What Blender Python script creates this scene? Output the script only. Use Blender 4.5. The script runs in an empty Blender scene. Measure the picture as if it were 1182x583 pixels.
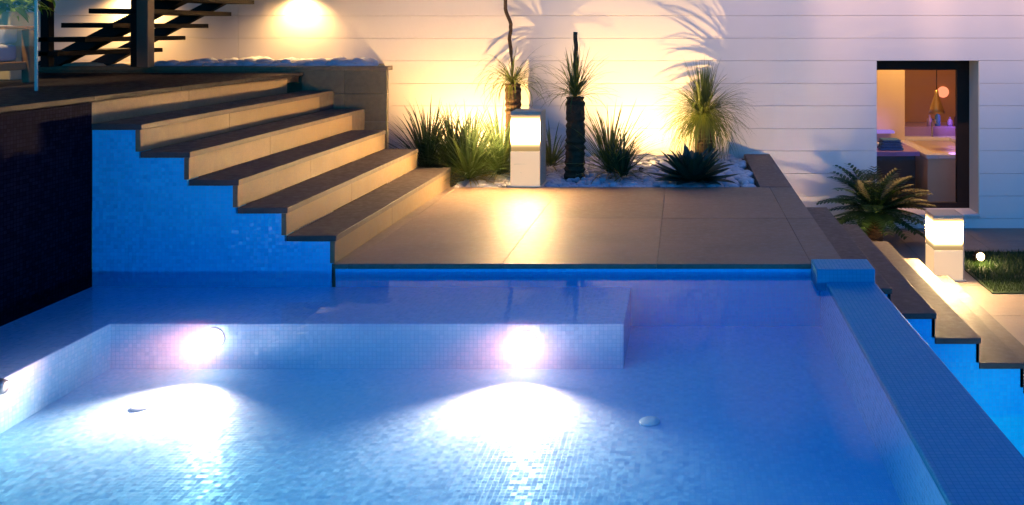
import bpy, bmesh, math, random
from mathutils import Vector, Matrix
R = math.radians
K = .575          # lamp level relative to the dusk sky
rnd = random.Random(7)
sc = bpy.context.scene
C = sc.collection

# ------------------------------------------------------------------ helpers
class MB:
    def __init__(s):
        s.bm = bmesh.new()
    def box(s, x0, x1, y0, y1, z0, z1, bevel=0.0):
        b = bmesh.new()
        vs = [b.verts.new(p) for p in ((x0,y0,z0),(x1,y0,z0),(x1,y1,z0),(x0,y1,z0),(x0,y0,z1),(x1,y0,z1),(x1,y1,z1),(x0,y1,z1))]
        for f in ((0,3,2,1),(4,5,6,7),(0,1,5,4),(1,2,6,5),(2,3,7,6),(3,0,4,7)):
            b.faces.new([vs[i] for i in f])
        if bevel > 0:
            bmesh.ops.bevel(b, geom=b.edges[:], offset=bevel, segments=2, affect='EDGES', profile=.5)
        s.merge(b)
        return s
    def merge(s, b):
        m = bpy.data.meshes.new('tmp'); b.to_mesh(m); b.free()
        s.bm.from_mesh(m); bpy.data.meshes.remove(m)
    def prism(s, pts, axis, a, b_):
        # pts 2D polygon; axis 'Y': pts=(x,z) extruded from y=a to y=b ; axis 'Z': pts=(x,y)
        def P(p, t):
            return (p[0], t, p[1]) if axis == 'Y' else (p[0], p[1], t) if axis == 'Z' else (t, p[0], p[1])
        b = bmesh.new()
        v0 = [b.verts.new(P(p, a)) for p in pts]; v1 = [b.verts.new(P(p, b_)) for p in pts]
        b.faces.new(v0); b.faces.new(v1[::-1])
        n = len(pts)
        for i in range(n):
            b.faces.new((v0[i], v1[i], v1[(i+1) % n], v0[(i+1) % n]))
        bmesh.ops.recalc_face_normals(b, faces=b.faces[:])
        s.merge(b); return s
    def lathe(s, prof, c=(0,0,0), n=24, axis='Z'):
        rings = []
        for r, z in prof:
            ring = []
            for i in range(n):
                a = 2*math.pi*i/n
                p = (r*math.cos(a), r*math.sin(a), z)
                if axis == 'Y': p = (p[0], p[2], p[1])
                if axis == 'X': p = (p[2], p[0], p[1])
                ring.append(s.bm.verts.new((c[0]+p[0], c[1]+p[1], c[2]+p[2])))
            rings.append(ring)
        for a, b in zip(rings, rings[1:]):
            for i in range(n):
                s.bm.faces.new((a[i], a[(i+1) % n], b[(i+1) % n], b[i]))
        if prof[0][0] > 1e-5: s.bm.faces.new(rings[0][::-1])
        if prof[-1][0] > 1e-5: s.bm.faces.new(rings[-1])
        return s
    def tube(s, pts, rads, n=8):
        pts = [Vector(p) for p in pts]
        rings = []
        for i, p in enumerate(pts):
            d = (pts[min(i+1, len(pts)-1)] - pts[max(i-1, 0)]).normalized()
            u = d.cross(Vector((0,1,0)) if abs(d.y) < .9 else Vector((1,0,0))).normalized(); v = d.cross(u)
            r = rads[i] if isinstance(rads, (list, tuple)) else rads
            rings.append([s.bm.verts.new(p + (u*math.cos(2*math.pi*k/n) + v*math.sin(2*math.pi*k/n))*r) for k in range(n)])
        for a, b in zip(rings, rings[1:]):
            for i in range(n):
                s.bm.faces.new((a[i], a[(i+1) % n], b[(i+1) % n], b[i]))
        s.bm.faces.new(rings[0][::-1]); s.bm.faces.new(rings[-1])
        return s
    def blade(s, base, az, el, L, w, droop, seg=5, fold=.25, taper=.5, twist=0.0):
        # a leaf: starts at base, azimuth az, elevation el; bends down by droop (radians over its length)
        p = Vector(base); rows = []
        for i in range(seg+1):
            t = i/seg
            e = el - droop*t*t
            d = Vector((math.cos(az)*math.cos(e), math.sin(az)*math.cos(e), math.sin(e)))
            if i: p = p + d*(L/seg)
            side = Vector((-math.sin(az), math.cos(az), 0))
            if twist: side = (side*math.cos(twist) + d.cross(side)*math.sin(twist))
            up = side.cross(d) * -1
            ww = w*(1-t)**taper * min(1, .55+t*3) * .5 if t < 1 else .0004
            rows.append((s.bm.verts.new(p - side*ww + up*ww*fold), s.bm.verts.new(p), s.bm.verts.new(p + side*ww + up*ww*fold)))
        for a, b in zip(rows, rows[1:]):
            s.bm.faces.new((a[0], a[1], b[1], b[0])); s.bm.faces.new((a[1], a[2], b[2], b[1]))
        return s
    def build(s, name, mat, parent=None, smooth=False, bevel=0.0):
        me = bpy.data.meshes.new(name)
        s.bm.to_mesh(me); s.bm.free()
        if smooth:
            for p in me.polygons: p.use_smooth = True
        o = bpy.data.objects.new(name, me); C.objects.link(o)
        me.materials.append(mat)
        if parent: o.parent = parent; o.matrix_parent_inverse = Matrix.Translation(-parent.location)
        if bevel:
            m = o.modifiers.new('b', 'BEVEL'); m.width = bevel; m.segments = 2; m.limit_method = 'ANGLE'; m.angle_limit = R(40)
        return o

def thing(name, label, cat, loc=(0,0,0), group=None):
    o = bpy.data.objects.new(name, None); C.objects.link(o); o.empty_display_size = .1
    o.location = loc
    return tag(o, label, cat, group)
def tag(o, label, cat, group=None):
    o['label'] = label; o['category'] = cat
    if group: o['group'] = group
    return o
def kind(o, k):
    o['kind'] = k
    return o

def copy_tree(o, delta, label, parent=None):
    c = o.copy(); C.objects.link(c)
    if parent: c.parent = parent
    else: c.location = Vector(o.location) + Vector(delta); c['label'] = label
    for ch in list(o.children): copy_tree(ch, delta, label, c)
    return c

# ------------------------------------------------------------------ materials
class NT:
    def __init__(s, name):
        s.m = bpy.data.materials.new(name); s.m.use_nodes = True
        s.t = s.m.node_tree; s.t.nodes.clear()
        s.out = s.n('ShaderNodeOutputMaterial')
    def n(s, typ, **kw):
        x = s.t.nodes.new(typ)
        for k, v in kw.items():
            if k.startswith('i_'): x.inputs[k[2:].replace('_', ' ')].default_value = v
            else: setattr(x, k, v)
        return x
    def l(s, a, b): s.t.links.new(a, b)
    def math(s, op, a, b=None, c=None):
        x = s.n('ShaderNodeMath', operation=op)
        for i, v in enumerate((a, b, c)):
            if v is None: continue
            if isinstance(v, (int, float)): x.inputs[i].default_value = v
            else: s.l(v, x.inputs[i])
        return x.outputs[0]
    def vmath(s, op, a, b=None, scale=None):
        x = s.n('ShaderNodeVectorMath', operation=op)
        for i, v in enumerate((a, b)):
            if v is None: continue
            if isinstance(v, (tuple, list)): x.inputs[i].default_value = v
            else: s.l(v, x.inputs[i])
        if scale is not None: x.inputs['Scale'].default_value = scale
        return x.outputs['Value'] if op in ('LENGTH', 'DOT_PRODUCT') else x.outputs[0]
    def mix(s, f, a, b, blend='MIX'):
        x = s.n('ShaderNodeMix', data_type='RGBA', blend_type=blend)
        for i, v in ((0, f), (6, a), (7, b)):
            if isinstance(v, (int, float)): x.inputs[i].default_value = v
            elif isinstance(v, (tuple, list)): x.inputs[i].default_value = (*v, 1) if len(v) == 3 else v
            else: s.l(v, x.inputs[i])
        return x.outputs[2]
    def ramp(s, f, p0, c0, p1, c1):
        x = s.n('ShaderNodeValToRGB')
        x.color_ramp.elements[0].position = p0; x.color_ramp.elements[0].color = (*c0, 1)
        x.color_ramp.elements[1].position = p1; x.color_ramp.elements[1].color = (*c1, 1)
        s.l(f, x.inputs[0]); return x.outputs[0]
    def noise(s, scale, detail=4, vec=None, rough=.55):
        x = s.n('ShaderNodeTexNoise', i_Scale=scale, i_Detail=detail, i_Roughness=rough)
        if vec is None: vec = s.pos()
        s.l(vec, x.inputs['Vector']); return x.outputs['Fac']
    def pos(s):
        return s.n('ShaderNodeNewGeometry').outputs['Position']
    def principled(s, color, rough=.5, spec=.5, metal=0.0, normal=None):
        b = s.n('ShaderNodeBsdfPrincipled')
        for k, v in (('Base Color', color), ('Roughness', rough), ('Metallic', metal), ('Specular IOR Level', spec)):
            if isinstance(v, (int, float)): b.inputs[k].default_value = v
            elif isinstance(v, (tuple, list)): b.inputs[k].default_value = (*v, 1)
            else: s.l(v, b.inputs[k])
        if normal is not None: s.l(normal, b.inputs['Normal'])
        s.l(b.outputs[0], s.out.inputs[0]); return b
    def bump(s, h, strength=.3, dist=.01):
        x = s.n('ShaderNodeBump', i_Strength=strength, i_Distance=dist); s.l(h, x.inputs['Height']); return x.outputs[0]

def mat_simple(name, col, rough=.5, var=.15, scale=8, spec=.5, metal=0.0, bump=.1, bscale=60, bdist=.004):
    t = NT(name)
    n = t.noise(scale, 5)
    c = t.mix(n, tuple(x*(1-var) for x in col), tuple(min(1, x*(1+var)) for x in col))
    nb = t.noise(bscale, 4)
    t.principled(c, rough, spec, metal, t.bump(nb, bump, bdist) if bump else None)
    return t.m

def mat_mosaic(name, cols, grout, size=.022, tilt=.05, rough=.16, spec=.5, gw=.07, depth=True):
    t = NT(name)
    g = t.n('ShaderNodeNewGeometry')
    P, N = g.outputs['Position'], g.outputs['True Normal']
    P = t.vmath('SUBTRACT', P, t.vmath('SCALE', N, scale=size*.31))
    Q = t.vmath('SCALE', P, scale=1/size)
    idv = t.vmath('FLOOR', Q)
    fr = t.vmath('FRACTION', Q)
    ab = t.vmath('ABSOLUTE', t.vmath('SUBTRACT', fr, (.5,.5,.5)))
    aN = t.vmath('ABSOLUTE', N)
    sa = t.n('ShaderNodeSeparateXYZ'); t.l(ab, sa.inputs[0])
    sn = t.n('ShaderNodeSeparateXYZ'); t.l(aN, sn.inputs[0])
    mask = None
    for i in range(3):
        e = t.math('MULTIPLY', t.math('GREATER_THAN', sa.outputs[i], .5-gw), t.math('LESS_THAN', sn.outputs[i], .7))
        mask = e if mask is None else t.math('MAXIMUM', mask, e)
    wn = t.n('ShaderNodeTexWhiteNoise', noise_dimensions='3D'); t.l(idv, wn.inputs['Vector'])
    cr = t.n('ShaderNodeValToRGB'); cr.color_ramp.interpolation = 'CONSTANT'
    while len(cr.color_ramp.elements) < len(cols): cr.color_ramp.elements.new(.5)
    for i, c in enumerate(cols):
        cr.color_ramp.elements[i].position = i/len(cols); cr.color_ramp.elements[i].color = (*c, 1)
    t.l(wn.outputs['Value'], cr.inputs[0])
    big = t.noise(1.3, 3)
    col = t.mix(mask, cr.outputs[0], grout)
    col = t.mix(.25, col, t.mix(big, (.55,.55,.6), (1,1,1)), 'MULTIPLY')
    rv = t.vmath('SCALE', t.vmath('SUBTRACT', wn.outputs['Color'], (.5,.5,.5)), scale=tilt*2)
    nn = t.vmath('NORMALIZE', t.vmath('ADD', g.outputs['Normal'], rv))
    rg = t.math('MULTIPLY_ADD', mask, .45, rough)
    t.principled(col, rg, spec, 0, nn)
    return t.m

def mat_stone(name, col, var=.3, rough=.55, joint=None):
    t = NT(name)
    n1 = t.noise(2.2, 6); n2 = t.noise(22, 6); n3 = t.noise(140, 3)
    c = t.mix(n1, tuple(x*(1-var) for x in col), tuple(x*(1+var) for x in col))
    c = t.mix(.45, c, t.ramp(n2, .32, (.55,.52,.5), .68, (1.0,1.0,1.0)), 'MULTIPLY')
    c = t.mix(.25, c, t.ramp(n3, .35, (.45,.45,.45), .6, (1,1,1)), 'MULTIPLY')
    isl = t.n('ShaderNodeNewGeometry').outputs['Random Per Island']
    c = t.mix(1.0, c, t.mix(isl, (.84,.85,.87), (1.08,1.06,1.03)), 'MULTIPLY')
    rr = t.ramp(n2, .3, (rough-.12,)*3, .7, (rough+.15,)*3)
    h = t.math('ADD', t.math('MULTIPLY', n2, .7), t.math('MULTIPLY', n3, .3))
    t.principled(c, rr, .18, 0, t.bump(h, .22, .006))
    return t.m

def mat_leaf(name, c0, c1, rough=.42, trans=.35):
    t = NT(name)
    g = t.n('ShaderNodeNewGeometry')
    col = t.mix(g.outputs['Random Per Island'], c0, c1)
    n = t.noise(14, 3)
    col = t.mix(.5, col, t.mix(n, (.55,.6,.5), (1.25,1.2,1.1)), 'MULTIPLY')
    b = t.n('ShaderNodeBsdfPrincipled'); t.l(col, b.inputs['Base Color']); b.inputs['Roughness'].default_value = rough
    b.inputs['Specular IOR Level'].default_value = .35
    tr = t.n('ShaderNodeBsdfTranslucent'); t.l(t.mix(1.0, col, (1.3,1.25,.6), 'MULTIPLY'), tr.inputs[0])
    mx = t.n('ShaderNodeMixShader', i_Fac=trans); t.l(b.outputs[0], mx.inputs[1]); t.l(tr.outputs[0], mx.inputs[2])
    t.l(mx.outputs[0], t.out.inputs[0])
    return t.m

def mat_emit(name, col, strength):
    t = NT(name); e = t.n('ShaderNodeEmission'); e.inputs[0].default_value = (*col, 1); e.inputs[1].default_value = strength*K
    t.l(e.outputs[0], t.out.inputs[0]); return t.m

def mat_lantern(name, col, peak, base):
    # frosted lantern glass: brightest round the lamp inside, fading along its height
    t = NT(name); e = t.n('ShaderNodeEmission'); e.inputs[0].default_value = (*col, 1)
    tc = t.n('ShaderNodeTexCoord'); sp = t.n('ShaderNodeSeparateXYZ'); t.l(tc.outputs['Generated'], sp.inputs[0])
    d = t.math('DIVIDE', t.math('SUBTRACT', sp.outputs[2], .56), .15)
    g = t.math('EXPONENT', t.math('MULTIPLY', t.math('MULTIPLY', d, d), -1.0))
    t.l(t.math('MULTIPLY_ADD', g, peak*K, base*K), e.inputs[1])
    t.l(e.outputs[0], t.out.inputs[0]); return t.m

def mat_glass(name, tint=(.96,.97,.95), edge=None):
    t = NT(name)
    fr = t.n('ShaderNodeFresnel', i_IOR=1.45)
    tr = t.n('ShaderNodeBsdfTransparent'); tr.inputs[0].default_value = (*tint, 1)
    gl = t.n('ShaderNodeBsdfGlossy', i_Roughness=.01)
    bf = t.n('ShaderNodeNewGeometry').outputs['Backfacing']
    mx = t.n('ShaderNodeMixShader'); t.l(t.math('MULTIPLY', fr.outputs[0], t.math('SUBTRACT', 1.0, bf)), mx.inputs[0]); t.l(tr.outputs[0], mx.inputs[1]); t.l(gl.outputs[0], mx.inputs[2])
    t.l(mx.outputs[0], t.out.inputs[0]); return t.m

def mat_water(name, absorb, density, ripple=.012):
    t = NT(name)
    P = t.pos()
    mp = t.n('ShaderNodeMapping'); t.l(P, mp.inputs[0]); mp.inputs['Scale'].default_value = (1.0, .8, 1)
    n1 = t.noise(2.2, 3, mp.outputs[0]); n2 = t.noise(11, 2, mp.outputs[0])
    h = t.math('ADD', t.math('MULTIPLY', n1, 1.0), t.math('MULTIPLY', n2, .12))
    nb = t.bump(h, 1.0, ripple)
    fr = t.n('ShaderNodeFresnel', i_IOR=1.14); t.l(nb, fr.inputs['Normal'])
    tr = t.n('ShaderNodeBsdfTransparent')
    gl = t.n('ShaderNodeBsdfGlossy', i_Roughness=.02); gl.inputs[0].default_value = (.78,.92,1,1); t.l(nb, gl.inputs['Normal'])
    mx = t.n('ShaderNodeMixShader'); t.l(fr.outputs[0], mx.inputs[0]); t.l(tr.outputs[0], mx.inputs[1]); t.l(gl.outputs[0], mx.inputs[2])
    t.l(mx.outputs[0], t.out.inputs[0])
    v = t.n('ShaderNodeVolumeAbsorption'); v.inputs[0].default_value = (*absorb, 1); v.inputs[1].default_value = density
    sv = t.n('ShaderNodeVolumeScatter'); sv.inputs['Color'].default_value = (.55,.80,1.0,1); sv.inputs['Density'].default_value = .03; sv.inputs['Anisotropy'].default_value = .5
    ad = t.n('ShaderNodeAddShader'); t.l(v.outputs[0], ad.inputs[0]); t.l(sv.outputs[0], ad.inputs[1])
    t.l(ad.outputs[0], t.out.inputs['Volume'])
    return t.m

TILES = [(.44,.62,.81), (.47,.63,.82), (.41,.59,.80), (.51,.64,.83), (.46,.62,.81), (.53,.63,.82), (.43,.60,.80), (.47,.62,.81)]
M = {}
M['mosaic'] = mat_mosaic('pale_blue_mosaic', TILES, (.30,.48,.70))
M['mosaic_shade'] = mat_mosaic('shade_blue_mosaic', [tuple((c[0]*.05, c[1]*.92, c[2]*1.04)) for c in TILES], (.02,.46,.76), tilt=.14, rough=.12)  # same pool tile, its blue unlit tone put into the colour
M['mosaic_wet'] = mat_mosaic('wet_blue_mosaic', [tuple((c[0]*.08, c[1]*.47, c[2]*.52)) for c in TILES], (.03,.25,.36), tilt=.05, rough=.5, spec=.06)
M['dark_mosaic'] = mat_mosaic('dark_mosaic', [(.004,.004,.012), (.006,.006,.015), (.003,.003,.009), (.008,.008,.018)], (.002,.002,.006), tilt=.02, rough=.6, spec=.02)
M['stone'] = mat_stone('brown_stone', (.215,.16,.115))
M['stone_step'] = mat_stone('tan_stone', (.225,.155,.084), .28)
M['stone_dark'] = mat_stone('dark_stone', (.13,.10,.085))
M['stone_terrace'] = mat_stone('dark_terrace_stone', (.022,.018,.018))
M['cladding'] = mat_stone('brown_cladding', (.21,.16,.085), .2)
M['paving'] = mat_stone('grey_brown_paving', (.24,.19,.15))
M['paint'] = mat_simple('white_paint', (.64,.56,.48), .62, .10, .9, .3, 0, .12, 90, .003)
M['plaster'] = mat_simple('cream_plaster', (.70,.58,.40), .6, .06, 3, .3)
M['earth'] = mat_simple('dark_earth', (.05,.04,.03), .9, .4, 20, .2, 0, .5, 40, .02)
M['pebble'] = mat_simple('white_pebble', (.42,.42,.44), .6, .35, 9, .4, 0, .15, 80)
M['steel'] = mat_simple('black_steel', (.008,.006,.005), .6, .2, 10, .15)
M['stone_shade'] = mat_stone('shaded_tread_stone', (.10,.078,.062), .22)  # step stone darkened: the shade on the treads is in the colour
M['tread'] = mat_simple('dark_wood', (.010,.008,.006), .6, .3, 10, .1)
M['post'] = mat_simple('brown_post', (.10,.065,.04), .5, .2, 10, .4)
M['frame'] = mat_simple('dark_bronze', (.020,.012,.008), .5, .2, 10, .12)
M['bollard'] = mat_simple('cream_bollard', (.42,.33,.23), .5, .06, 6, .4)
M['bollard_glow'] = mat_lantern('bollard_lamp', (1.0,.62,.25), 1250, .5)
M['bollard_low'] = mat_lantern('low_bollard_lamp', (1.0,.64,.28), 1300, .5)
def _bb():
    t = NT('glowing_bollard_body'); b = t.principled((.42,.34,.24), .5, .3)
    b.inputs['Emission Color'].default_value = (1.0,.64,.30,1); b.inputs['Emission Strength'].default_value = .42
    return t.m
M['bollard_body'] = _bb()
M['pool_lens'] = mat_emit('pool_lens', (1.0,.66,.62), 20)
M['spot_lens'] = mat_emit('spot_lens', (1.0,.72,.38), 25)
M['wall_lens'] = mat_emit('wall_lamp_lens', (1.0,.72,.38), 3)
M['chrome'] = mat_simple('white_plastic', (.75,.75,.74), .35, .05, 10, .5)
M['metal'] = mat_simple('brushed_metal', (.45,.44,.42), .35, .1, 30, .5, 1.0)
M['glass'] = mat_glass('clear_glass')
M['pane'] = mat_glass('window_glass', (.95,.93,.9))
M['glass_edge'] = mat_simple('green_glass_edge', (.30,.45,.38), .15, .05, 4, .6, 0, 0)
M['yucca'] = mat_leaf('yucca_leaf', (.022,.042,.015), (.055,.085,.03), .45, .15)
M['grass_leaf'] = mat_leaf('grass_tree_leaf', (.06,.095,.028), (.15,.17,.045), .42, .42)
M['dry_leaf'] = mat_leaf('dry_leaf', (.20,.15,.06), (.30,.22,.09))
M['agave'] = mat_leaf('agave_leaf', (.012,.035,.022), (.022,.055,.035), .38, .1)
M['cycad'] = mat_leaf('cycad_leaf', (.018,.05,.014), (.055,.10,.022), .38, .25)
M['shrub'] = mat_leaf('shrub_leaf', (.10,.20,.03), (.20,.34,.05), .4, .45)
M['lawn'] = mat_leaf('lawn_blade', (.012,.032,.008), (.028,.06,.014), .5, .3)
M['lawn_base'] = mat_simple('lawn_soil', (.022,.04,.014), .9, .4, 30, .2)
M['bark'] = mat_simple('dark_bark', (.075,.043,.022), .9, .5, 18, .2, 0, .8, 45, .03)
M['water'] = mat_water('pool_water', (.0,.905,.983), 1.35, .003)
M['ground'] = mat_simple('dry_ground', (.10,.10,.07), .95, .4, .5, .2)
M['wood'] = mat_simple('teak', (.22,.12,.05), .5, .3, 20, .4)
M['cushion'] = mat_simple('grey_fabric', (.42,.42,.46), .9, .12, 6, .2, 0, .4, 200)
M['beige'] = mat_simple('beige_pot', (.40,.34,.22), .7, .1, 5, .3)
M['cabinet'] = mat_simple('dark_cabinet', (.06,.04,.028), .4, .15, 6, .4)
M['tub'] = mat_simple('beige_panel', (.62,.52,.36), .4, .05, 4, .4, 0, 0)
M['white'] = mat_simple('white_enamel', (.8,.8,.82), .2, .02, 4, .5, 0, 0)
M['orange_wall'] = mat_simple('orange_brown_paint', (.40,.22,.10), .5, .08, 2, .3)
M['purple'] = mat_simple('purple_top', (.34,.24,.60), .3, .15, 8, .5, 0, 0)
M['led'] = mat_emit('purple_strip', (.45,.28,1.0), .8)
M['red_lamp'] = mat_emit('red_lamp', (1.0,.30,.16), 1.6)
M['towel_blue'] = mat_simple('blue_towel', (.08,.20,.45), .9, .2, 20, .1)
M['brass'] = mat_simple('brass', (.45,.33,.15), .35, .1, 10, .5, .8)

# ------------------------------------------------------------------ key dimensions (metres, deck top = 0, camera over the pool)
YD, YP, YW = 5.185, 7.69, 9.72       # deck front, planter front, house wall
WATER = -.05
RISE, GO, X1 = 1/6, .291, -2.085
XT = X1 - 5*GO                        # upper terrace edge = -3.54
BED = 1.02

# ------------------------------------------------------------------ ground and horizontal setting
g = MB(); g.box(-150,150,-150,150,-1.9,-1.7); kind(g.build('ground', M['ground']), 'structure')

def paved(name, x0, x1, y0, y1, z1, th, sx, sy, ox, oy, mat, gap=.002):
    m = MB()
    xs = [x0] + [v for v in [ox + i*sx for i in range(-60, 60)] if x0+.05 < v < x1-.05] + [x1]
    ys = [y0] + [v for v in [oy + i*sy for i in range(-60, 60)] if y0+.05 < v < y1-.05] + [y1]
    for a, b in zip(xs, xs[1:]):
        for c, d in zip(ys, ys[1:]):
            q = gap/2
            dz = rnd.uniform(-.0012, .0012)
            m.box(a + (q if a > x0 else 0), b - (q if b < x1 else 0), c + (q if c > y0 else 0), d - (q if d < y1 else 0), z1-th, z1+dz, .002)
    m.box(x0+.03, x1-.03, y0+.03, y1-.03, z1-th-.05, z1-th*.6)
    return kind(m.build(name, mat), 'structure')

paved('deck', X1+.004, .965, YD-.012, YP, 0, .03, .924, 1.26, -1.084, YP, M['stone'])
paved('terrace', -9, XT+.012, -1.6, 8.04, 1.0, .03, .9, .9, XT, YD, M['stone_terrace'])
# planter border slab, part of the paved level
m = MB(); m.box(.68, .965, YP+.006, YW-.008, -.2, .002, .003); kind(m.build('path', M['stone_dark']), 'structure')
# lower patio and its paving
paved('patio', .975, 9, YD+.18, YW-.004, -.83, .04, .8, .8, 2.31, 7.55, M['paving'])
m = MB(); m.box(-9, 9, -6, -1.82, -.6, -.02); kind(m.build('pavement', M['paving']), 'structure')

# planter soil
m = MB(); m.box(X1-.6, .68, YP+.01, YW-.004, -.4, -.05); kind(m.build('planter_soil', M['earth']), 'structure')

# ------------------------------------------------------------------ swimming pool
pool = thing('swimming_pool', 'mosaic lined swimming pool with shallow bench and lit underwater floor', 'swimming pool', (0, YD, -.4))
FZ = -.376
m = MB(); m.box(-3.0, .82, -1.6, YD, FZ-.3, FZ); m.build('floor', M['mosaic'], pool)
m = MB(); m.prism([(-3.56,-1.6),(-3.0,-1.6),(-3.0,4.53),(-.3126,4.53),(-.3126,YD),(-3.56,YD)], 'Z', FZ-.3, -.14)
m.build('bench', M['mosaic'], pool, bevel=.006)
m = MB(); m.box(X1+.003, .972, YD, YD+.14, -1.7, -.082); m.build('back_wall', M['mosaic_shade'], pool)
m = MB(); m.box(X1+.003, .962, YD-.004, YD+.13, -.082+.0005, -.032); m.build('waterline_band', M['mosaic_shade'], pool)
m = MB(); m.box(-3.56, 1.28, -1.8, -1.6, -1.7, -.02); m.build('end_wall', M['mosaic_shade'], pool)
WX = .817
m = MB()
m.prism([(WX,-1.6),(1.279,-1.6),(1.088,YD-.004),(WX,YD-.004)], 'Z', -1.7, -.0755)
ow = m.build('overflow_wall', M['mosaic'], pool)
m = MB()
m.prism([(WX-.003,-1.6),(1.282,-1.6),(1.091,YD-.004),(WX-.003,YD-.004)], 'Z', -.075, -.046)
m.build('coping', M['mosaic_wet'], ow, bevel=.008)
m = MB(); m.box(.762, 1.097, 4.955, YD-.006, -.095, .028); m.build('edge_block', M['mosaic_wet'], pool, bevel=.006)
for px, py in ((750,487),(163,470)):
    Y = (1.4-FZ)/((py-34)/1000); X = (px-789)/1000*Y
    m = MB(); m.lathe([(.047,0),(.047,.004),(.043,.007),(.012,.008),(0.0,.008)], (X,Y,FZ), 28)
    m.build('drain_cover', M['chrome'], pool, True)
m = MB(); m.lathe([(.0,0.03),(.018,.03),(.03,.022),(.036,.0)], (-3.0,3.80,-.168), 20, 'X'); m.build('water_inlet', M['metal'], pool, True)
LAMPS = []
for px, py in ((248,390),(608,393)):
    Y = 4.53; X = (px-789)/1000*Y; Z = 1.4-(py-34)/1000*Y
    m = MB(); m.lathe([(.054,0),(.054,-.004),(.051,-.008),(.048,-.008)], (X,Y,Z), 28, 'Y')
    bz = m.build('underwater_light', M['chrome'], pool, True)
    m = MB(); m.lathe([(.048,-.008),(.044,-.034),(.033,-.050),(.014,-.058),(.0,-.059)], (X,Y,Z), 28, 'Y')
    m.build('lens', M['pool_lens'], bz, True)
    LAMPS.append((X, Y-.07, Z))

# water body (closed; its sides lie inside the pool walls)
m = MB(); m.box(-3.555, .9, -1.7, YD+.05, FZ-.2, WATER); kind(m.build('water', M['water']), 'structure')

# lower catch basin beside the overflow wall
basin = thing('catch_basin', 'lower blue overflow basin beneath the mosaic wall of the descending steps', 'basin', (3, 3, -1.6))
m = MB(); m.box(1.0, 7, -1.6, YD+.02, -1.6, -1.3); m.build('floor', M['mosaic'], basin)
m = MB(); m.box(7, 7.2, -1.6, YD+.02, -1.6, -.8); m.build('wall', M['mosaic'], basin)
m = MB(); m.lathe([(0.0,.04),(.03,.035),(.055,.02),(.07,0)], (1.30,4.2,-1.12), 24, 'X'); m.build('underwater_light', M['pool_lens'], basin, True)
m = MB(); m.box(1.02, 7.1, -1.65, YD+.06, -1.5, -.915); kind(m.build('water', M['water']), 'structure')

# ------------------------------------------------------------------ dark terrace wall
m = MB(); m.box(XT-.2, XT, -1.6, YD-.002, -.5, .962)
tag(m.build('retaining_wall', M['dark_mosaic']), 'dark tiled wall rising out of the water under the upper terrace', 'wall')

# ------------------------------------------------------------------ left stairs (rise to the left)
st = thing('stone_staircase', 'wide tan stone steps rising from the deck to the upper terrace', 'staircase', (X1, YD, 0))
TH = .034
prof = [(XT+.002,-.5), (X1-.012,-.5)]
for k in range(1, 6):
    xk = X1-(k-1)*GO
    prof += [(xk-.012, RISE*(k-1)-.004 if k > 1 else -.03), (xk-.012, RISE*k-TH-.002)]
    prof += [(xk-GO-.012, RISE*k-TH-.002)] if k < 5 else [(XT+.002, RISE*k-TH-.002)]
# drop duplicate points
pp = []
for p in prof:
    if not pp or (abs(p[0]-pp[-1][0]) > 1e-6 or abs(p[1]-pp[-1][1]) > 1e-6): pp.append(p)
m = MB(); m.prism(pp, 'Y', YD, YD+.12); m.build('side_wall', M['mosaic_shade'], st)
YE = 7.74
for k in range(1, 7):
    xk = X1-(k-1)*GO
    s_ = None
    if k < 6:
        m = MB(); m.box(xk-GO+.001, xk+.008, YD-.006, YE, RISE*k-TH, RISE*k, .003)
        s_ = m.build('step', M['stone_shade'], st)
    if k in (4, 5):
        m = MB(); m.box(xk-GO+.001, xk-.002, YE+.002, 8.044, RISE*k-.5, RISE*k-.001); m.build('step_end', M['stone_shade'], s_)
    z0 = RISE*(k-1)+.0015
    m = MB()
    for a, b in ((YD-.003, 6.20), (6.203, YE-.002)):
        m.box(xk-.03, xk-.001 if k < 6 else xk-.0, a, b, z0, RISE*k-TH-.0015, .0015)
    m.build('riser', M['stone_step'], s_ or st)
m = MB(); m.box(X1-.02, X1+.002, YD, YE, -.4, -.002); m.build('footing', M['stone_step'], st)

# ------------------------------------------------------------------ right stairs (descend to the right)
st2 = thing('descending_stairs', 'brown stone steps going down from the deck to the lower patio', 'staircase', (.985, YD, -.83))
R2, G2, XR, Y2 = .149, .265, .985, 7.55
prof = [(XR-.013,-1.7), (7.1,-1.7), (7.1,-.872), (XR+5*G2-.004,-.872)]
for k in range(5, 0, -1):
    prof += [(XR+k*G2-.012, -R2*k-TH-.002), (XR+(k-1)*G2-.012, -R2*k-TH-.002)]
pp = []
for p in prof:
    if not pp or (abs(p[0]-pp[-1][0]) > 1e-6 or abs(p[1]-pp[-1][1]) > 1e-6): pp.append(p)
m = MB(); m.prism(pp, 'Y', YD+.001, YD+.13); m.build('side_wall', M['mosaic_shade'], st2)
for k in range(1, 6):
    x = XR+(k-1)*G2
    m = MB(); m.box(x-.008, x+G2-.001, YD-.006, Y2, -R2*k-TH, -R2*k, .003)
    s_ = m.build('step', M['stone_shade'], st2)
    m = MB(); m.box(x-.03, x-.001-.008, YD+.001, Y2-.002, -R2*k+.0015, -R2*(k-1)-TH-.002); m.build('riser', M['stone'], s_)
m = MB(); m.box(.80, .955, YD+.2, YW-.01, -1.2, -.21); m.build('cheek_wall', M['paint'], st2)
m = MB(); m.box(XR, XR+5*G2, Y2+.003, Y2+.12, -1.2, -.835); m.build('footing', M['stone'], st2)

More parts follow.
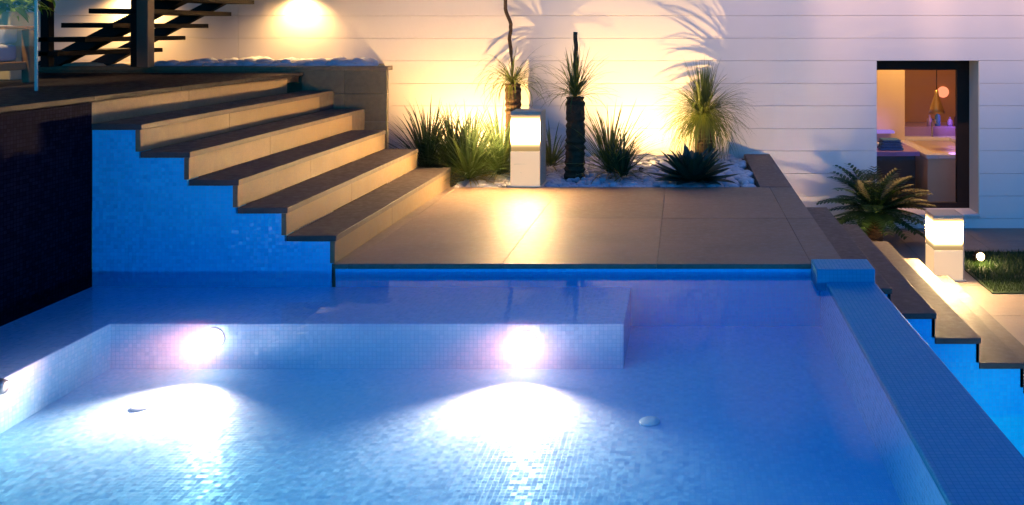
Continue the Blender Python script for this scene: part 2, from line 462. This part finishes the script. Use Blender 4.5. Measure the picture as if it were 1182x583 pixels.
# ------------------------------------------------------------------ raised bed at the back left
rb = thing('raised_planter', 'raised bed with brown clad front behind the stone steps', 'planter', (-2.65, 7.75, 0))
m = MB()
for z0, z1 in ((-.02,.27),(.273,.54),(.543,.80),(.803,1.018)):
    m.box(XT-5.5, -3.55, 8.055, 8.10, max(z0,.9) if z1 > .9 else z0, z1, .002) if z1 > .9 else None
    for a, b in ((-3.547,-3.15),(-3.147,-2.757)):
        m.box(a, b, 8.05, 8.10, z0, z1, .002)
m.build('cladding', M['cladding'], rb)
m = MB(); m.box(-9, -2.745, 8.042, 8.18, 1.0195, 1.058, .003); m.build('coping', M['stone_step'], rb)
m = MB(); m.prism([(-9,8.102),(-2.775,8.102),(-3.36,YW-.004),(-9,YW-.004)], 'Z', -.3, BED-.002); m.build('side_wall', M['cladding'], rb)

# ------------------------------------------------------------------ house
OX0, OX1, OZ0, OZ1 = 2.168, 3.324, -.69, 1.047
house = thing('house', 'white house wall of wide horizontal boards behind the planting bed', 'house', (0, YW, -.83))
m = MB()
b0 = 1.05 - .253*9
for i in range(36):
    z0, z1 = b0+.253*i, b0+.253*(i+1)-.003
    def seg(a, b, c, d): m.box(a, b, YW, YW+.06, c, d, .002)
    spans = [(-12, -5.0), (-4.997, OX0), (OX1, 12)] if (z0 < OZ1-.02 and z1 > OZ0+.02) else [(-12, -5.0), (-4.997, 12)]
    for a, b in spans: seg(a, b, z0, z1)
    if z0 < OZ0 < z1 and z1-OZ0 > .02:
        seg(OX0+.0015, OX1-.0015, z0, OZ0)
m.box(-12, OX0-.002, YW+.05, YW+.36, -1.3, 7.8); m.box(OX1+.002, 12, YW+.05, YW+.36, -1.3, 7.8)
m.box(OX0-.002, OX1+.002, YW+.05, YW+.36, OZ1+.0005, 7.8); m.box(OX0-.002, OX1+.002, YW+.05, YW+.36, -1.3, OZ0)
m.build('wall', M['paint'], house)
WYF = YW+.32
wf = MB()
fx0, fx1, fz0, fz1 = OX0+.002, OX1-.002, OZ0+.02, OZ1-.002
wf.box(fx0, fx1, WYF, WYF+.07, fz1-.115, fz1, .003); wf.box(fx0, fx1, WYF, WYF+.07, fz0, fz0+.06, .003)
wf.box(fx0, fx0+.03, WYF+.001, WYF+.069, fz0+.06, fz1-.115, .003); wf.box(fx1-.15, fx1, WYF+.001, WYF+.069, fz0+.06, fz1-.115, .003)
win = wf.build('window', M['frame'], house)
m = MB(); m.box(fx0+.03, fx1-.15, WYF+.03, WYF+.038, fz0+.06, fz1-.115); m.build('pane', M['pane'], win)
m = MB(); m.box(OX0+.004, OX1-.004, YW-.03, WYF+.02, OZ0+.0008, OZ0+.019, .002); m.build('sill', M['paint'], win)
m = MB(); m.box(OX1-.013, OX1-.0005, YW+.002, WYF-.002, OZ0+.02, OZ1-.003); m.build('reveal', M['plaster'], win)
# the room behind
RY0, RY1, RX0, RX1, RZ0, RZ1 = WYF+.1, 13.3, 1.2, 5.2, -.80, 1.75
m = MB(); m.box(RX0, RX1, RY1, RY1+.1, RZ0, RZ1); m.box(RX1, RX1+.1, RY0, RY1, RZ0, RZ1); m.box(RX0-.1, RX0, RY0, RY1, RZ0, RZ1)
m.box(RX0, OX0-.01, RY0-.03, RY0, RZ0, RZ1); m.box(OX1+.01, RX1, RY0-.03, RY0, RZ0, RZ1)
m.build('room_wall', M['orange_wall'], house)
m = MB(); m.box(RX0, RX1, RY0, RY1, RZ0-.1, RZ0); m.build('room_floor', M['stone_dark'], house)
m = MB(); m.box(RX0, RX1, RY0, RY1, RZ1, RZ1+.1); m.build('room_ceiling', M['plaster'], house)
m = MB(); m.box(RX0+.01, 3.09, 12.1, 12.22, RZ0, RZ1-.002); m.build('partition', M['plaster'], house)
# furniture of the room
van = thing('vanity_unit', 'dark wooden vanity with purple lit top seen through the window', 'cabinet', (2.6, 11.2, RZ0))
m = MB(); m.box(1.5, 2.93, 10.95, 11.55, RZ0+.001, -.20, .004); m.build('cabinet', M['cabinet'], van)
m = MB(); m.box(1.48, 2.98, 10.92, 11.58, -.199, -.14, .006); m.build('worktop', M['purple'], van)
m = MB(); m.box(1.6, 2.9, 11.9, 12.09, -.03, .002); led = m.build('light_strip', M['led'], van)
tub = thing('bathtub', 'cream sided bathtub with white rim inside the lit room', 'bathtub', (3.5, 11.5, RZ0))
m = MB(); m.prism([(3.03,10.75),(3.95,10.75),(3.95,12.6),(3.03,12.6)], 'Z', RZ0+.001, -.205); m.build('side_panel', M['tub'], tub)
m = MB()
m.box(3.01,3.15,10.73,12.62,-.204,-.15,.01); m.box(3.83,3.97,10.73,12.62,-.204,-.15,.01); m.box(3.151,3.829,10.73,10.9,-.204,-.15,.01); m.box(3.151,3.829,12.45,12.62,-.204,-.15,.01)
m.build('rim', M['white'], tub)
m = MB(); m.tube([(3.6,12.54,-.15),(3.6,12.54,.05),(3.6,12.50,.1),(3.6,12.40,.1),(3.6,12.38,.06)], .016, 10); m.build('tap', M['metal'], tub, True)
ld = thing('bath_ledge', 'lavender lit ledge along the wall behind the bathtub', 'ledge', (3.6, 12.9, RZ0))
m = MB(); m.box(3.1, 5.1, 12.63, 13.28, RZ0+.001, -.02, .01); m.build('ledge', M['purple'], ld)
for x, h, mt in ((3.62,.16,'purple'),(3.74,.24,'towel_blue'),(3.92,.13,'purple'),(4.02,.2,'cabinet')):
    m = MB(); m.lathe([(.035,0),(.04,.01),(.04,h*.6),(.014,h*.75),(.014,h),(.0,h)], (x, 12.75, -.018), 16)
    tag(m.build('bottle', M[mt], None, True), {.16:'short purple bottle on the ledge behind the bathtub', .24:'tallest blue bottle on the ledge behind the bathtub', .13:'smallest purple bottle on the ledge behind the bathtub', .2:'dark brown bottle at the right of the bathroom ledge'}[h], 'bottle', 'bottles on the bath ledge')
m = MB()
for i in range(4):
    m.box(2.50+.01*i, 2.80-.012*i, 11.0, 11.22, -.138+.035*i, -.106+.035*i, .014)
tag(m.build('towel_stack', M['towel_blue']), 'small stack of folded blue towels on the vanity top', 'towels')
m = MB(); m.lathe([(.03,0),(.075,.05),(.085,.09),(.078,.09),(.03,.012),(0,.01)], (2.42,11.1,-.138), 24); tag(m.build('bowl', M['white'], None, True), 'small white bowl on the vanity top beside blue towels', 'bowl')
pl = thing('pendant_lamp', 'brass cone pendant lamp hanging above the bathtub', 'lamp', (3.36, 11.5, .30))
m = MB(); m.lathe([(.105,.0),(.09,.06),(.055,.16),(.028,.24),(.022,.30),(.0,.31)], (3.36,11.5,.29), 28); m.build('lamp_shade', M['brass'], pl, True)
m = MB(); m.tube([(3.36,11.5,.59),(3.36,11.5,RZ1)], .006, 8); m.build('cord', M['steel'], pl)
wl = thing('round_wall_light', 'round reddish light on the back wall of the lit room', 'lamp', (3.98, 13.3, .44))
m = MB(); m.lathe([(.085,.0),(.085,-.03),(.06,-.05),(0,-.055)], (3.98,13.298,.44), 28, 'Y'); m.build('diffuser', M['red_lamp'], wl, True)

# ------------------------------------------------------------------ open stair on the raised level, with posts
fs = thing('open_riser_staircase', 'dark open staircase with floating treads climbing along the house wall', 'staircase', (-5.5, 8.6, BED))
def tz(k): return 1.07+.13*k
def tx(k): return -5.40+.25*(k-4)
for k in range(1, 12):
    m = MB(); m.box(tx(k), tx(k)+.47, 7.86, 9.45, tz(k)-.045, tz(k), .004); m.build('tread', M['tread'], fs)
sl = .13/.25
for y0, y1, hgt in ((8.42,8.56,.15),(9.26,9.34,.10)):
    xa, xb = tx(0)-.0, tx(11)+.25
    za, zb = tz(0)-.048, tz(11)+.08
    m = MB(); m.prism([(xa, za-hgt if za-hgt > BED else BED), (xa+.25, BED), (xb, zb-hgt), (xb, zb), (xa, za)], 'Y', y0, y1); m.build('stringer', M['steel'], fs)
for x, y, w in ((-5.80,7.86,.075),(-4.99,7.88,.085)):
    m = MB(); m.box(x-w/2, x+w/2, y, y+w, 1.0585, 4.2, .004); m.build('newel_post', M['steel'], fs)
m = MB(); m.box(-4.90, -4.80, 7.76, 7.86, 1.0585, 4.2, .004)
tag(m.build('steel_post', M['post']), 'slim brown square post in front of the open staircase', 'post')

# ------------------------------------------------------------------ glass balustrade, planter box and lounge seat
gb = thing('glass_balustrade', 'frameless clear glass panel on the edge of the upper terrace', 'balustrade', (-4.2, 5.63, 1))
m = MB(); m.box(-7.5, -4.215, 5.624, 5.636, 1.0015, 2.05); m.build('panel', M['glass'], gb)
m = MB(); m.box(-4.2145, -4.198, 5.6235, 5.6365, 1.0015, 2.05, .002); m.build('edge', M['glass_edge'], gb)
pb = thing('planter_box', 'beige planter box with bright green shrub behind the glass panel', 'planter', (-5.6, 7.0, 1))
m = MB(); m.box(-6.6, -5.25, 6.75, 7.05, 1.0015, 1.54, .01); m.build('box', M['beige'], pb)
m = MB()
for i in range(500):
    x, y = rnd.uniform(-6.6,-5.15), rnd.uniform(6.70,7.05)
    z = 1.55+abs(rnd.gauss(0,.18))
    m.blade((x,y,z), rnd.uniform(0,6.28), rnd.uniform(-.5,.9), rnd.uniform(.10,.22), .055, rnd.uniform(.2,1.2), 4, .3, .6, rnd.uniform(-.6,.6))
for i in range(14):
    x = rnd.uniform(-6.5,-5.35); m.tube([(x,6.9,1.52),(x+rnd.uniform(-.1,.1),6.88,1.85)], .008, 5)
m.build('foliage', M['shrub'], pb)
ls = thing('lounge_seat', 'teak outdoor seat with grey cushions behind the glass panel', 'seat', (-4.9, 6.1, 1))
m = MB(); m.box(-6.2, -4.90, 6.02, 6.5, 1.10, 1.16, .006); m.box(-4.94, -4.88, 6.0, 6.06, 1.0015, 1.40, .008); m.box(-4.94,-4.88,6.46,6.52,1.0015,1.40,.008); m.box(-4.945,-4.875,6.0,6.52,1.401,1.425,.008)
m.build('frame', M['wood'], ls)
m = MB(); m.box(-6.2, -4.96, 6.0, 6.46, 1.162, 1.29, .03); m.build('seat_cushion', M['cushion'], ls, True)
m = MB(); m.box(-6.2, -4.97, 6.34, 6.48, 1.292, 1.43, .03); m.build('back_cushion', M['cushion'], ls, True)

# ------------------------------------------------------------------ bollard lamps
def bollard(x, y, z, h, label, glow='bollard_glow'):
    w = .13
    b = thing('bollard_light', label, 'bollard lamp', (x, y, z), 'square bollard lamps')
    m = MB(); m.box(x-w, x+w, y-w, y+w, z, z+h*.47, .006); m.build('body', M['bollard_body'], b)
    m = MB(); m.box(x-w-.025, x+w+.025, y-w-.025, y+w+.025, z, z+.012, .003); m.build('base_plate', M['metal'], b)
    m = MB(); m.box(x-w, x+w, y+w+.001, y+w+.012, z+.013, z+h, .003); m.build('back_shield', M['bollard'], b)  # added plate that keeps the lamp's light off the house wall
    m = MB(); m.box(x+w+.001, x+w+.012, y-w, y+w+.012, z+.013, z+h, .003); m.build('side_shield', M['bollard'], b)  # added plate that blocks the lamp's light to the right
    m = MB(); m.box(x-w+.004, x+w-.004, y-w+.004, y+w-.004, z+h*.47+.001, z+h*.945-.001, .006); m.build('diffuser', M[glow], b)
    m = MB(); m.box(x-w, x+w, y-w, y+w, z+h*.945, z+h, .006); m.build('cap', M['bollard'], b)
    return b
b1 = bollard((609-789)/1000*7.82, 7.82, -.0, .67, 'cream square bollard lamp lit at the front of the planting bed')
b2 = bollard(2.345, 7.80, -.8295, .58, 'cream square bollard lamp lit on the lower patio beside the lawn', 'bollard_low')

# ------------------------------------------------------------------ pebbles (uncountable)
def pebbles(name, n, fx, size, mat, flat=.65):
    base = bmesh.new(); bmesh.ops.create_icosphere(base, subdivisions=2, radius=1)
    co = [v.co.copy() for v in base.verts]; fc = [[v.index for v in f.verts] for f in base.faces]; base.free()
    verts, faces = [], []
    for i in range(n):
        x, y, z = fx(); s = size*rnd.uniform(.55,1.35)
        sx, sy, sz = s*rnd.uniform(.8,1.25), s*rnd.uniform(.75,1.1), s*flat*rnd.uniform(.75,1.15)
        a = rnd.uniform(0,6.28); ca, sa = math.cos(a), math.sin(a)
        ph = [rnd.uniform(0,6.28) for _ in range(3)]
        o = len(verts)
        for c in co:
            k = 1 + .13*math.sin(2.3*c.x+ph[0]) + .10*math.sin(2.9*c.y+ph[1]) + .08*math.sin(3.3*c.z+ph[2])
            px, py, pz = c.x*sx*k, c.y*sy*k, c.z*sz*k
            verts.append((x+px*ca-py*sa, y+px*sa+py*ca, z+pz+sz*.35))
        faces += [[o+j for j in f] for f in fc]
    me = bpy.data.meshes.new(name); me.from_pydata(verts, [], faces)
    for p in me.polygons: p.use_smooth = True
    me.materials.append(mat)
    o = bpy.data.objects.new(name, me); C.objects.link(o); return o
def bedpt():
    y = 8.22+abs(rnd.gauss(0,.5)) if rnd.random() < .7 else rnd.uniform(8.25,9.6)
    return (rnd.uniform(-5.0, -2.95-.33*(y-8.1)), min(y,9.65), BED)
tag(kind(pebbles('gravel', 1500, lambda: (rnd.uniform(-2.05,.64), YP+.06+abs(rnd.uniform(0,1.9))**1.0, -.04), .042, M['pebble']), 'stuff'), 'white pebbles covering the planting bed', 'pebbles')
tag(kind(pebbles('gravel', 800, lambda: bedpt(), .068, M['pebble']), 'stuff'), 'white pebbles on the raised bed beside the open staircase', 'pebbles')
for i, (x, y, s, lb) in enumerate(((-5.75,8.3,.13,'flat brown boulder under the lowest stair tread, on the left'), (-5.42,8.32,.15,'larger flat brown boulder under the open staircase, on the right'))):
    o = pebbles('boulder', 1, lambda: (x, y, BED), s, M['beige'], .4); tag(o, lb, 'rock', 'boulders under the stairs')

# ------------------------------------------------------------------ plants
def tuft(m, c, n, L0, L1, w, e0, e1, d0, d1, r=.03, seg=5, taper=.5):
    for i in range(n):
        az = rnd.uniform(0, 2*math.pi)
        u = rnd.random()
        el = e0+(e1-e0)*u
        m.blade((c[0]+math.cos(az)*r*rnd.random(), c[1]+math.sin(az)*r*rnd.random(), c[2]+rnd.uniform(0,r)), az, el, rnd.uniform(L0,L1), w*rnd.uniform(.7,1.2), rnd.uniform(d0,d1), seg, .3, taper)

def px(x, y, Y): return ((x-789)/1000*Y, Y, 1.4-(y-34)/1000*Y)

# spiky yuccas at the left
def yucca(x, y, n, L, label, w=.020, leaf='yucca'):
    t = thing('yucca_plant', label, 'plant', (x, y, -.03), 'spiky plants in the bed')
    m = MB(); tuft(m, (x,y,.02), n, L*.65, L*1.05, w, R(8), R(88), R(5), R(38), .05, 6)
    m.build('leaves', M[leaf], t)
    m = MB(); tuft(m, (x,y,0), max(10, n//9), L*.4, L*.7, w*.8, R(-4), R(15), R(10), R(40), .05, 4)
    m.build('dry_leaves', M['dry_leaf'], t)
    return t
yucca(-1.98, 8.00, 300, .70, 'spiky green yucca clump next to the end of the stone steps')
yucca(-1.74, 8.25, 200, .72, 'taller spiky yucca clump between the steps and the bollard lamp')
yucca(-2.46, 8.32, 240, .74, 'leftmost spiky yucca, right beside the brown clad bed front')

yucca(-2.20, 8.28, 200, .66, 'spiky yucca in the middle of the left clump, behind the lowest step')

def trunk(m, pts, r0, r1, n=14):
    P = []; Rr = []
    N = 26
    for i in range(N+1):
        t = i/N
        k = t*(len(pts)-1); j = min(int(k), len(pts)-2); f = k-j
        a, b = Vector(pts[j]), Vector(pts[j+1])
        P.append(a.lerp(b, f)); Rr.append((r0+(r1-r0)*t)*(1+.09*math.sin(i*2.7)+rnd.uniform(-.05,.05)))
    m.tube(P, Rr, n)

def grass_tree(base, top, r, n, L, label, spike=None, e=(R(-50), R(88)), droop=(R(15), R(80)), w=.007, up=0, fr=.05):
    t = thing('grass_tree', label, 'plant', (base[0], base[1], 0), 'grass trees with dark trunks')
    m = MB(); trunk(m, [base, ((base[0]+top[0])/2+.008, base[1], (base[2]+top[2])/2), top], r*1.05, r*.95)
    m.build('trunk', M['bark'], t)
    m = MB(); tuft(m, (top[0], top[1], top[2]-.01), n, L*.55, L*1.05, w, e[0], e[1], droop[0], droop[1], fr, 6, .35)
    if up: tuft(m, (top[0], top[1], top[2]), up, L*.6, L*1.0, w, R(68), R(89), R(0), R(12), .05, 5, .35)
    m.build('leaves', M['grass_leaf'], t)
    if spike:
        m = MB()
        Q = []
        for i in range(len(spike)-1):
            for j in range(5): Q.append(Vector(spike[i]).lerp(Vector(spike[i+1]), j/5))
        Q.append(Vector(spike[-1]))
        m.tube([q + Vector((rnd.uniform(-.004,.004),0,0)) for q in Q], [.020 if i > len(Q)*.25 else .013 for i in range(len(Q))], 8)
        m.build('flower_spike', M['bark'], t, True)
    return t
Ya = 9.45
a0, a1 = px(592,200,Ya), px(592,97,Ya)
grass_tree((a0[0],Ya,-.03), a1, .088, 150, .60, 'grass tree with the tall crooked flower spike behind the bollard lamp',
           [a1, px(591,72,Ya), px(588,45,Ya), px(590,28,Ya), px(583,10,Ya), px(584,-40,Ya)], (R(-15), R(70)), (R(40), R(120)), .010)
Yb = 8.32
a0, a1 = px(663,203,Yb), px(664,112,Yb)
grass_tree((a0[0],Yb,-.03), a1, .092, 150, .50, 'grass tree with thick dark trunk and short straight flower spike',
           [a1, px(664,80,Yb), px(665,60,Yb), px(664,37,Yb)], (R(0), R(85)), (R(5), R(75)), .010, 30)
Yc = 9.32
a0, a1 = px(812,195,Yc), px(812,134,Yc)
grass_tree((a0[0],Yc,-.03), a1, .095, 760, .64, 'bushy grass tree with drooping skirt of leaves on the right of the bed',
           None, (R(-55), R(60)), (R(20), R(95)), .009, 150, .08)
yucca((718-789)/1000*8.10, 8.10, 75, .44, 'short dark yucca at the front of the pebbles beside the thick trunk', .024)
yucca((704-789)/1000*8.35, 8.35, 150, .72, 'loose tall yucca behind the short one, right of the thick trunk', .018, 'grass_leaf')
yucca((636-789)/1000*8.7, 8.7, 60, .46, 'small yucca between the two grass tree trunks near the wall', .022, 'grass_leaf')

# agave
ag = thing('agave', 'dark green broad leaved agave at the front right of the bed', 'plant', (.085, 7.95, -.03))
m = MB()
for ring, (n, el, L, w) in enumerate(((13,R(10),.37,.145),(12,R(27),.39,.155),(11,R(45),.38,.15),(8,R(62),.35,.135),(6,R(80),.30,.11))):
    for i in range(n):
        az = 2*math.pi*(i+.5*(ring % 2))/n + rnd.uniform(-.15,.15)
        m.blade((.085+.04*math.cos(az), 7.95+.04*math.sin(az), .0), az, el+rnd.uniform(-.08,.08), L*rnd.uniform(.88,1.1), w, R(rnd.uniform(-10,22)), 8, .45, .6)
m.build('leaves', M['agave'], ag)

# cycad by the window
cx, cy, cz = 2.01, 9.12, -.83
cyc = thing('cycad', 'dark cycad palm with feathery fronds below the window', 'plant', (cx, cy, cz))
m = MB(); trunk(m, [(cx,cy,cz-.02),(cx,cy,cz+.27)], .085, .10); m.build('trunk', M['bark'], cyc)
m = MB()
for i in range(58):
    az = i*2.39996 + rnd.uniform(-.2,.2); el = R(rnd.uniform(-12,70)); L = rnd.uniform(.54,.70)
    p = Vector((cx, cy, cz+.28)); N = 15
    dr = R(rnd.uniform(35,65)); path = [p.copy()]; dirs = []
    for j in range(N):
        e = el-dr*(j/N)**1.3
        d = Vector((math.cos(az)*math.cos(e), math.sin(az)*math.cos(e), math.sin(e))); p = p+d*L/N; path.append(p.copy()); dirs.append(d)
    m.tube(path[::4], [.007,.006,.005,.004,.003,.002][:len(path[::4])], 5)
    for j in range(3, N):
        d = dirs[j]; s = Vector((-math.sin(az), math.cos(az), 0)); t_ = j/N
        ll = .13*math.sin(math.pi*min(1, .15+.85*t_))**.6+.02
        for sg in (-1, 1):
            v = (s*sg*.85 + d*.55 + Vector((0,0,.12))).normalized()
            m.blade(path[j], math.atan2(v.y, v.x), math.asin(v.z), ll, .046, R(15), 3, .2, .5)
m.build('fronds', M['cycad'], cyc)

# small dry plant at the step end
dp = MB(); tuft(dp, (-2.10,7.78,.0), 40, .08, .18, .014, R(5), R(80), R(10), R(70), .04, 4)
tag(dp.build('dry_plant', M['dry_leaf']), 'small yellow dry plant at the end of the bottom step', 'plant')

# ------------------------------------------------------------------ lawn
m = MB(); m.box(2.60, 8.5, 7.30, 8.65, -.829, -.818, .004); kind(m.build('lawn_ground', M['lawn_base']), 'structure')
verts, faces = [], []
for i in range(16000):
    x, y = rnd.uniform(2.62,4.9), rnd.uniform(7.32,8.63)
    a = rnd.uniform(0,6.28); h = rnd.uniform(.025,.05); w = .0035; lx, ly = rnd.gauss(0,.012), rnd.gauss(0,.012)
    o = len(verts)
    verts += [(x-w*math.cos(a), y-w*math.sin(a), -.82), (x+w*math.cos(a), y+w*math.sin(a), -.82), (x+lx, y+ly, -.82+h)]
    faces.append((o, o+1, o+2))
me = bpy.data.meshes.new('grass'); me.from_pydata(verts, [], faces); me.materials.append(M['lawn'])
o = bpy.data.objects.new('grass', me); C.objects.link(o); tag(kind(o, 'stuff'), 'short dark lawn beside the lower bollard lamp', 'grass')

# ------------------------------------------------------------------ lamps
def spot(name, loc, target, power, col, angle, blend, radius, parent=None):
    d = bpy.data.lights.new(name, 'SPOT'); d.energy = power*K; d.color = col; d.spot_size = R(angle); d.spot_blend = blend; d.shadow_soft_size = radius
    o = bpy.data.objects.new(name, d); C.objects.link(o); o.location = loc
    o.rotation_euler = (Vector(target)-Vector(loc)).to_track_quat('-Z', 'Y').to_euler()
    return o
def point(name, loc, power, col, radius):
    d = bpy.data.lights.new(name, 'POINT'); d.energy = power*K; d.color = col; d.shadow_soft_size = radius
    o = bpy.data.objects.new(name, d); C.objects.link(o); o.location = loc; return o

WARM = (1.0,.68,.34)
for (X, Y, Z) in LAMPS:
    spot('pool_spot', (X,Y,Z), (X, Y-1, Z+.06), 1850, (1.0,.135,.098), 118, 1.0, .04)
def uplight(x, y, z, tgt, power, angle, label):
    t = thing('uplight', label, 'garden light', (x,y,z), 'garden uplights')
    m = MB(); m.lathe([(.03,-.02),(.034,.0),(.034,.035),(.03,.038),(.026,.03)], (x,y,z), 20); m.build('housing', M['steel'], t, True)
    m = MB(); m.lathe([(.026,.029),(.015,.033),(.0,.034)], (x,y,z), 20); m.build('lens', M['spot_lens'], t, True)
    spot('garden_spot', (x,y,z+.06), tgt, power, (1.0,.62,.22), angle, .7, .008)
uplight(-2.30, 9.08, -.05, (-2.25, 9.72, 1.2), 270, 142, 'small black uplight at the wall behind the yuccas')
uplight(-.42, 8.86, -.05, (-.22, 9.72, 1.2), 330, 128, 'small black uplight at the wall beside the bushy grass tree')
# ground spot on the lawn
gx, gy = (1130-789)/1000*8.25, 8.25
t = thing('ground_spot', 'small round spotlight glowing in the lawn beside the lower bollard', 'garden light', (gx,gy,-.82))
m = MB(); m.lathe([(.05,0),(.06,.02),(.06,.05),(.0,.05)], (gx,gy,-.80), 20); m.build('housing', M['steel'], t)
m = MB(); m.lathe([(.038,-.040),(.032,-.058),(.018,-.068),(.0,-.071)], (gx,gy,-.755), 20, 'Y'); m.build('lens', M['spot_lens'], t, True)
m = MB(); m.lathe([(.046,.03),(.046,-.045),(.040,-.045),(.040,-.039),(.0,-.039)], (gx,gy,-.755), 20, 'Y'); m.build('lamp_head', M['steel'], t)
spot('basin_spot', (1.40, 4.2, -1.12), (3.5, 5.0, -1.15), 22, (1.0,.85,.8), 150, .6, .05)
point('lawn_lamp', (gx, gy-.10, -.74), 11.0, WARM, .03)
# wall lamps above the frame's top edge
def wall_lamp(x, z, power, label):
    t = thing('wall_lamp', label, 'wall lamp', (x, YW, z), 'wall lamps above the bed')
    m = MB(); m.box(x-.06, x+.06, YW-.11, YW-.001, z, z+.16, .01); m.build('housing', M['steel'], t)
    m = MB(); m.box(x-.05, x+.05, YW-.10, YW-.012, z-.008, z-.001); m.build('lens', M['wall_lens'], t)
    m = MB(); m.box(x-.16, x+.16, YW-.235, YW-.225, z-.05, z+.16, .002); m.box(x-.16, x+.16, YW-.224, YW-.111, z+.15, z+.16, .002); m.build('shade', M['steel'], t)
    spot('wall_spot', (x, YW-.14, z-.02), (x, YW-.05, z-1), power, (1.0,.60,.22), 150, .9, .04)
wall_lamp(-4.28, 1.80, 120, 'downlight on the wall above the pebbled raised bed')
wall_lamp(-6.15, 1.86, 190, 'downlight on the wall above the open staircase')
# roof over the upper terrace and unseen eave added with narrow spots to wash the wall (all above the frame)
m = MB(); m.box(-12, -3.3, 1.5, YW-.003, 3.0, 3.2, .01); m.build('canopy', M['stone_dark'], house)
m = MB(); m.box(-3.29, 12, YW-2.1, YW-.003, 5.3, 5.5, .01); m.build('eave', M['paint'], house)  # unseen slab added to carry the wall-wash spots
for i, x in enumerate((.9, 2.1, 3.3, 4.5)):
    t = thing('added_eave_light', ('added unseen wall-wash light under the eave above the bushy grass tree', 'added unseen wall-wash light under the eave left of the window', 'added unseen wall-wash light under the eave above the window', 'added unseen wall-wash light under the eave right of the window')[i], 'downlight', (x, 7.9, 5.3), 'added wall-wash lights')
    m = MB(); m.lathe([(.07,0),(.07,-.02),(.05,-.02),(.05,-.005)], (x,7.9,5.299), 20); m.build('ring', M['steel'], t, True)
    spot('added_wash_spot', (x, 7.9, 5.27), (x+.1, YW, 2.15), 1500 if i else 600, (1.0,.60,.44), 29, 1.0, .05)
t = thing('canopy_downlight', 'recessed downlight in the roof above the planter box and lounge seat', 'downlight', (-5.3, 5.9, 3.0))
m = MB(); m.lathe([(.07,0),(.07,-.02),(.05,-.02),(.05,-.005)], (-5.3,5.9,2.999), 20); m.build('ring', M['steel'], t, True)
spot('canopy_spot', (-5.3,5.9,2.97), (-5.35,6.6,1.0), 280, (1.0,.66,.32), 62, .7, .05)
# room light
point('room_lamp', (3.1, 11.3, 1.45), 60, (1.0,.58,.20), .12)
point('strip_glow', (2.7, 11.85, .10), 1.2, (.35,.16,1.0), .05)
point('ledge_glow', (3.9, 12.55, .12), 2.2, (.35,.18,1.0), .05)

# ------------------------------------------------------------------ sky and sun (dusk)
w = bpy.data.worlds.new("World"); sc.world = w; w.use_nodes = True
nt = w.node_tree; nt.nodes.clear()
sky = nt.nodes.new('ShaderNodeTexSky'); sky.sky_type = 'NISHITA'; sky.sun_disc = False
sky.sun_elevation = R(38); sky.sun_rotation = R(215); sky.ozone_density = 4; sky.air_density = 1.0; sky.dust_density = .3
mul = nt.nodes.new('ShaderNodeMix'); mul.data_type = 'RGBA'; mul.blend_type = 'MULTIPLY'; mul.inputs[0].default_value = 1
mul.inputs[7].default_value = (.025,.47,1.0,1)
bg = nt.nodes.new('ShaderNodeBackground'); bg.inputs[1].default_value = .15
wo = nt.nodes.new('ShaderNodeOutputWorld')
nt.links.new(sky.outputs[0], mul.inputs[6]); nt.links.new(mul.outputs[2], bg.inputs[0]); nt.links.new(bg.outputs[0], wo.inputs[0])
sd = bpy.data.lights.new('sun', 'SUN'); sd.energy = .02; sd.angle = R(10); sd.color = (1,.75,.6)
so = bpy.data.objects.new('sun', sd); C.objects.link(so)
so.rotation_euler = (R(52), 0, R(-35))

# ------------------------------------------------------------------ camera
cd = bpy.data.cameras.new('camera'); cam = bpy.data.objects.new('camera', cd); C.objects.link(cam); sc.camera = cam
cam.location = (0,0,1.4); cam.rotation_euler = (R(90),0,0)
cd.sensor_width = 36; cd.lens = 36*1000/1182; cd.shift_x = -(789-591)/1182; cd.shift_y = -(291.5-34)/1182
cd.clip_start = .05; cd.clip_end = 600
sc.view_settings.view_transform = 'Standard'; sc.view_settings.look = 'None'; sc.view_settings.gamma = 1; sc.view_settings.exposure = .8
sc.render.engine = 'CYCLES'
cy_ = sc.cycles
cy_.use_denoising = True
cy_.max_bounces = 12; cy_.diffuse_bounces = 5; cy_.transparent_max_bounces = 24; cy_.sample_clamp_indirect = 6; cy_.caustics_reflective = True; cy_.blur_glossy = .3
